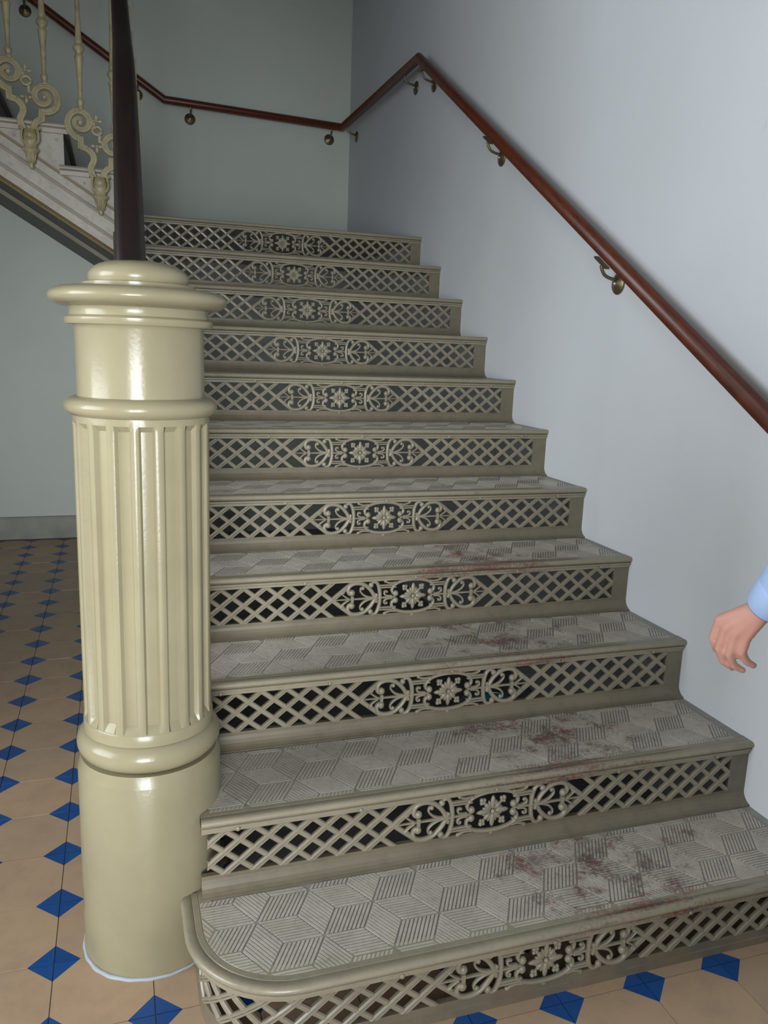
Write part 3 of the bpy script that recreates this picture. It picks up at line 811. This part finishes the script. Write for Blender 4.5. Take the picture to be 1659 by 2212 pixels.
limb(mb, [((1.415, -.305, .90), .082), ((1.42, -.25, .50), .052), ((1.42, -.33, .09), .036)])
def hand(mb, wrist, kn, fingers, thumb):
    for k in kn: limb(mb, [(wrist, .0205), (tuple(Vector(wrist).lerp(Vector(k), .55)), .0145), (k, .0108)], 10)
    for k, f in zip(kn, fingers): limb(mb, [(k, .0104), (f[0], .0092), (f[1], .0085), (f[2], .0072)], 10)
    limb(mb, [(wrist, .018), (thumb[0], .0145), (thumb[1], .0112), (thumb[2], .0085)], 10)
hand(mb, (1.238, -.038, .838), [(1.202, .046, .782), (1.204, .028, .770), (1.212, .009, .762), (1.224, -.008, .762)],
     [[(1.203, .060, .738), (1.216, .062, .713), (1.234, .056, .698)], [(1.205, .042, .721), (1.221, .044, .692), (1.241, .038, .678)],
      [(1.213, .020, .716), (1.230, .022, .690), (1.249, .017, .680)], [(1.225, .000, .726), (1.240, .001, .706), (1.255, -.003, .698)]],
     [(1.243, .018, .806), (1.247, .050, .778), (1.243, .066, .752)])
hand(mb, (1.515, -.31, .838), [(1.498, -.275, .755), (1.502, -.292, .748), (1.506, -.310, .750), (1.510, -.326, .756)],
     [[(1.500, -.268, .712), (1.508, -.268, .688), (1.520, -.274, .674)], [(1.504, -.286, .702), (1.512, -.286, .675), (1.524, -.290, .662)],
      [(1.508, -.305, .706), (1.516, -.305, .682), (1.527, -.308, .670)], [(1.512, -.322, .718), (1.519, -.322, .700), (1.529, -.324, .690)]],
     [(1.500, -.270, .808), (1.496, -.248, .775), (1.498, -.242, .748)])
person = flesh('person', mb, M['skin'], None, .0042, 3)
tag(person, 'person in a pale blue shirt at the right edge, only hand and cuff in view', 'person')
mb = MB()
limb(mb, [((1.34, -.305, 1.335), .115), ((1.34, -.315, 1.15), .122), ((1.34, -.315, .93), .125)]); 
for s in (-1, 1): limb(mb, [((1.34 + s * .05, -.31, 1.34), .10), ((1.34 + s * .06, -.315, .93), .105)])
limb(mb, [((1.34, -.305, 1.40), .062), ((1.34, -.302, 1.43), .060)])
limb(mb, [((1.29, -.30, 1.37), .07), ((1.185, -.285, 1.345), .066), ((1.197, -.20, 1.085), .054), ((1.232, -.062, .870), .043)])
limb(mb, [((1.39, -.30, 1.37), .07), ((1.49, -.305, 1.345), .064), ((1.515, -.36, 1.075), .052), ((1.512, -.315, .875), .042)])
flesh('shirt', mb, M['shirt'], person, .007, 5)['label'] = 'pale blue long-sleeved shirt'
for a, b in (((1.232, -.062, .870), (1.240, -.036, .836)), ((1.512, -.315, .875), (1.513, -.311, .845))):
    mb = MB(); A = Vector(a) - PO; B = Vector(b) - PO; d = (B - A).normalized(); A = A - d * .022
    ang = d.to_track_quat('Z', 'Y').to_matrix(); rg = []
    L = (B - A).length
    for r_, t in ((.0405, 0), (.0425, .004), (.0428, L - .004), (.0415, L), (.0385, L - .002), (.0375, .01)):
        rg.append([tuple(A + ang @ Vector((r_ * math.cos(2 * PI * j / 28), r_ * math.sin(2 * PI * j / 28), t))) for j in range(28)])
    mb.rings(rg, True, 0, False); build('cuff', mb, M['shirt'], person)
mb = MB()
limb(mb, [((1.265, -.315, .95), .108), ((1.265, -.315, .85), .102), ((1.27, -.33, .50), .072), ((1.27, -.465, .12), .062)])
limb(mb, [((1.415, -.305, .95), .108), ((1.415, -.305, .85), .102), ((1.42, -.255, .50), .072), ((1.42, -.33, .12), .062)])
flesh('trousers', mb, M['trousers'], person, .009, 5)
for x, y in ((1.27, -.47), (1.42, -.33)):
    mb = MB(); limb(mb, [((x, y - .02, .045), .044), ((x, y + .09, .036), .036), ((x, y + .16, .030), .030)])
    o = flesh('shoe', mb, M['shoe'], person, .007)
mb = MB(); ell(mb, (1.34, -.290, 1.600), (.080, .096, .100)); limb(mb, [((1.34, -.33, 1.54), .055), ((1.34, -.335, 1.49), .05)])
o = flesh('hair', mb, M['hair'], person, .007)
for s in (-1, 1):
    mb = MB(); ell(mb, (1.34 + s * .032, -.190, 1.582), (.012, .008, .007)); build('eye', mb, M['eye'], person)
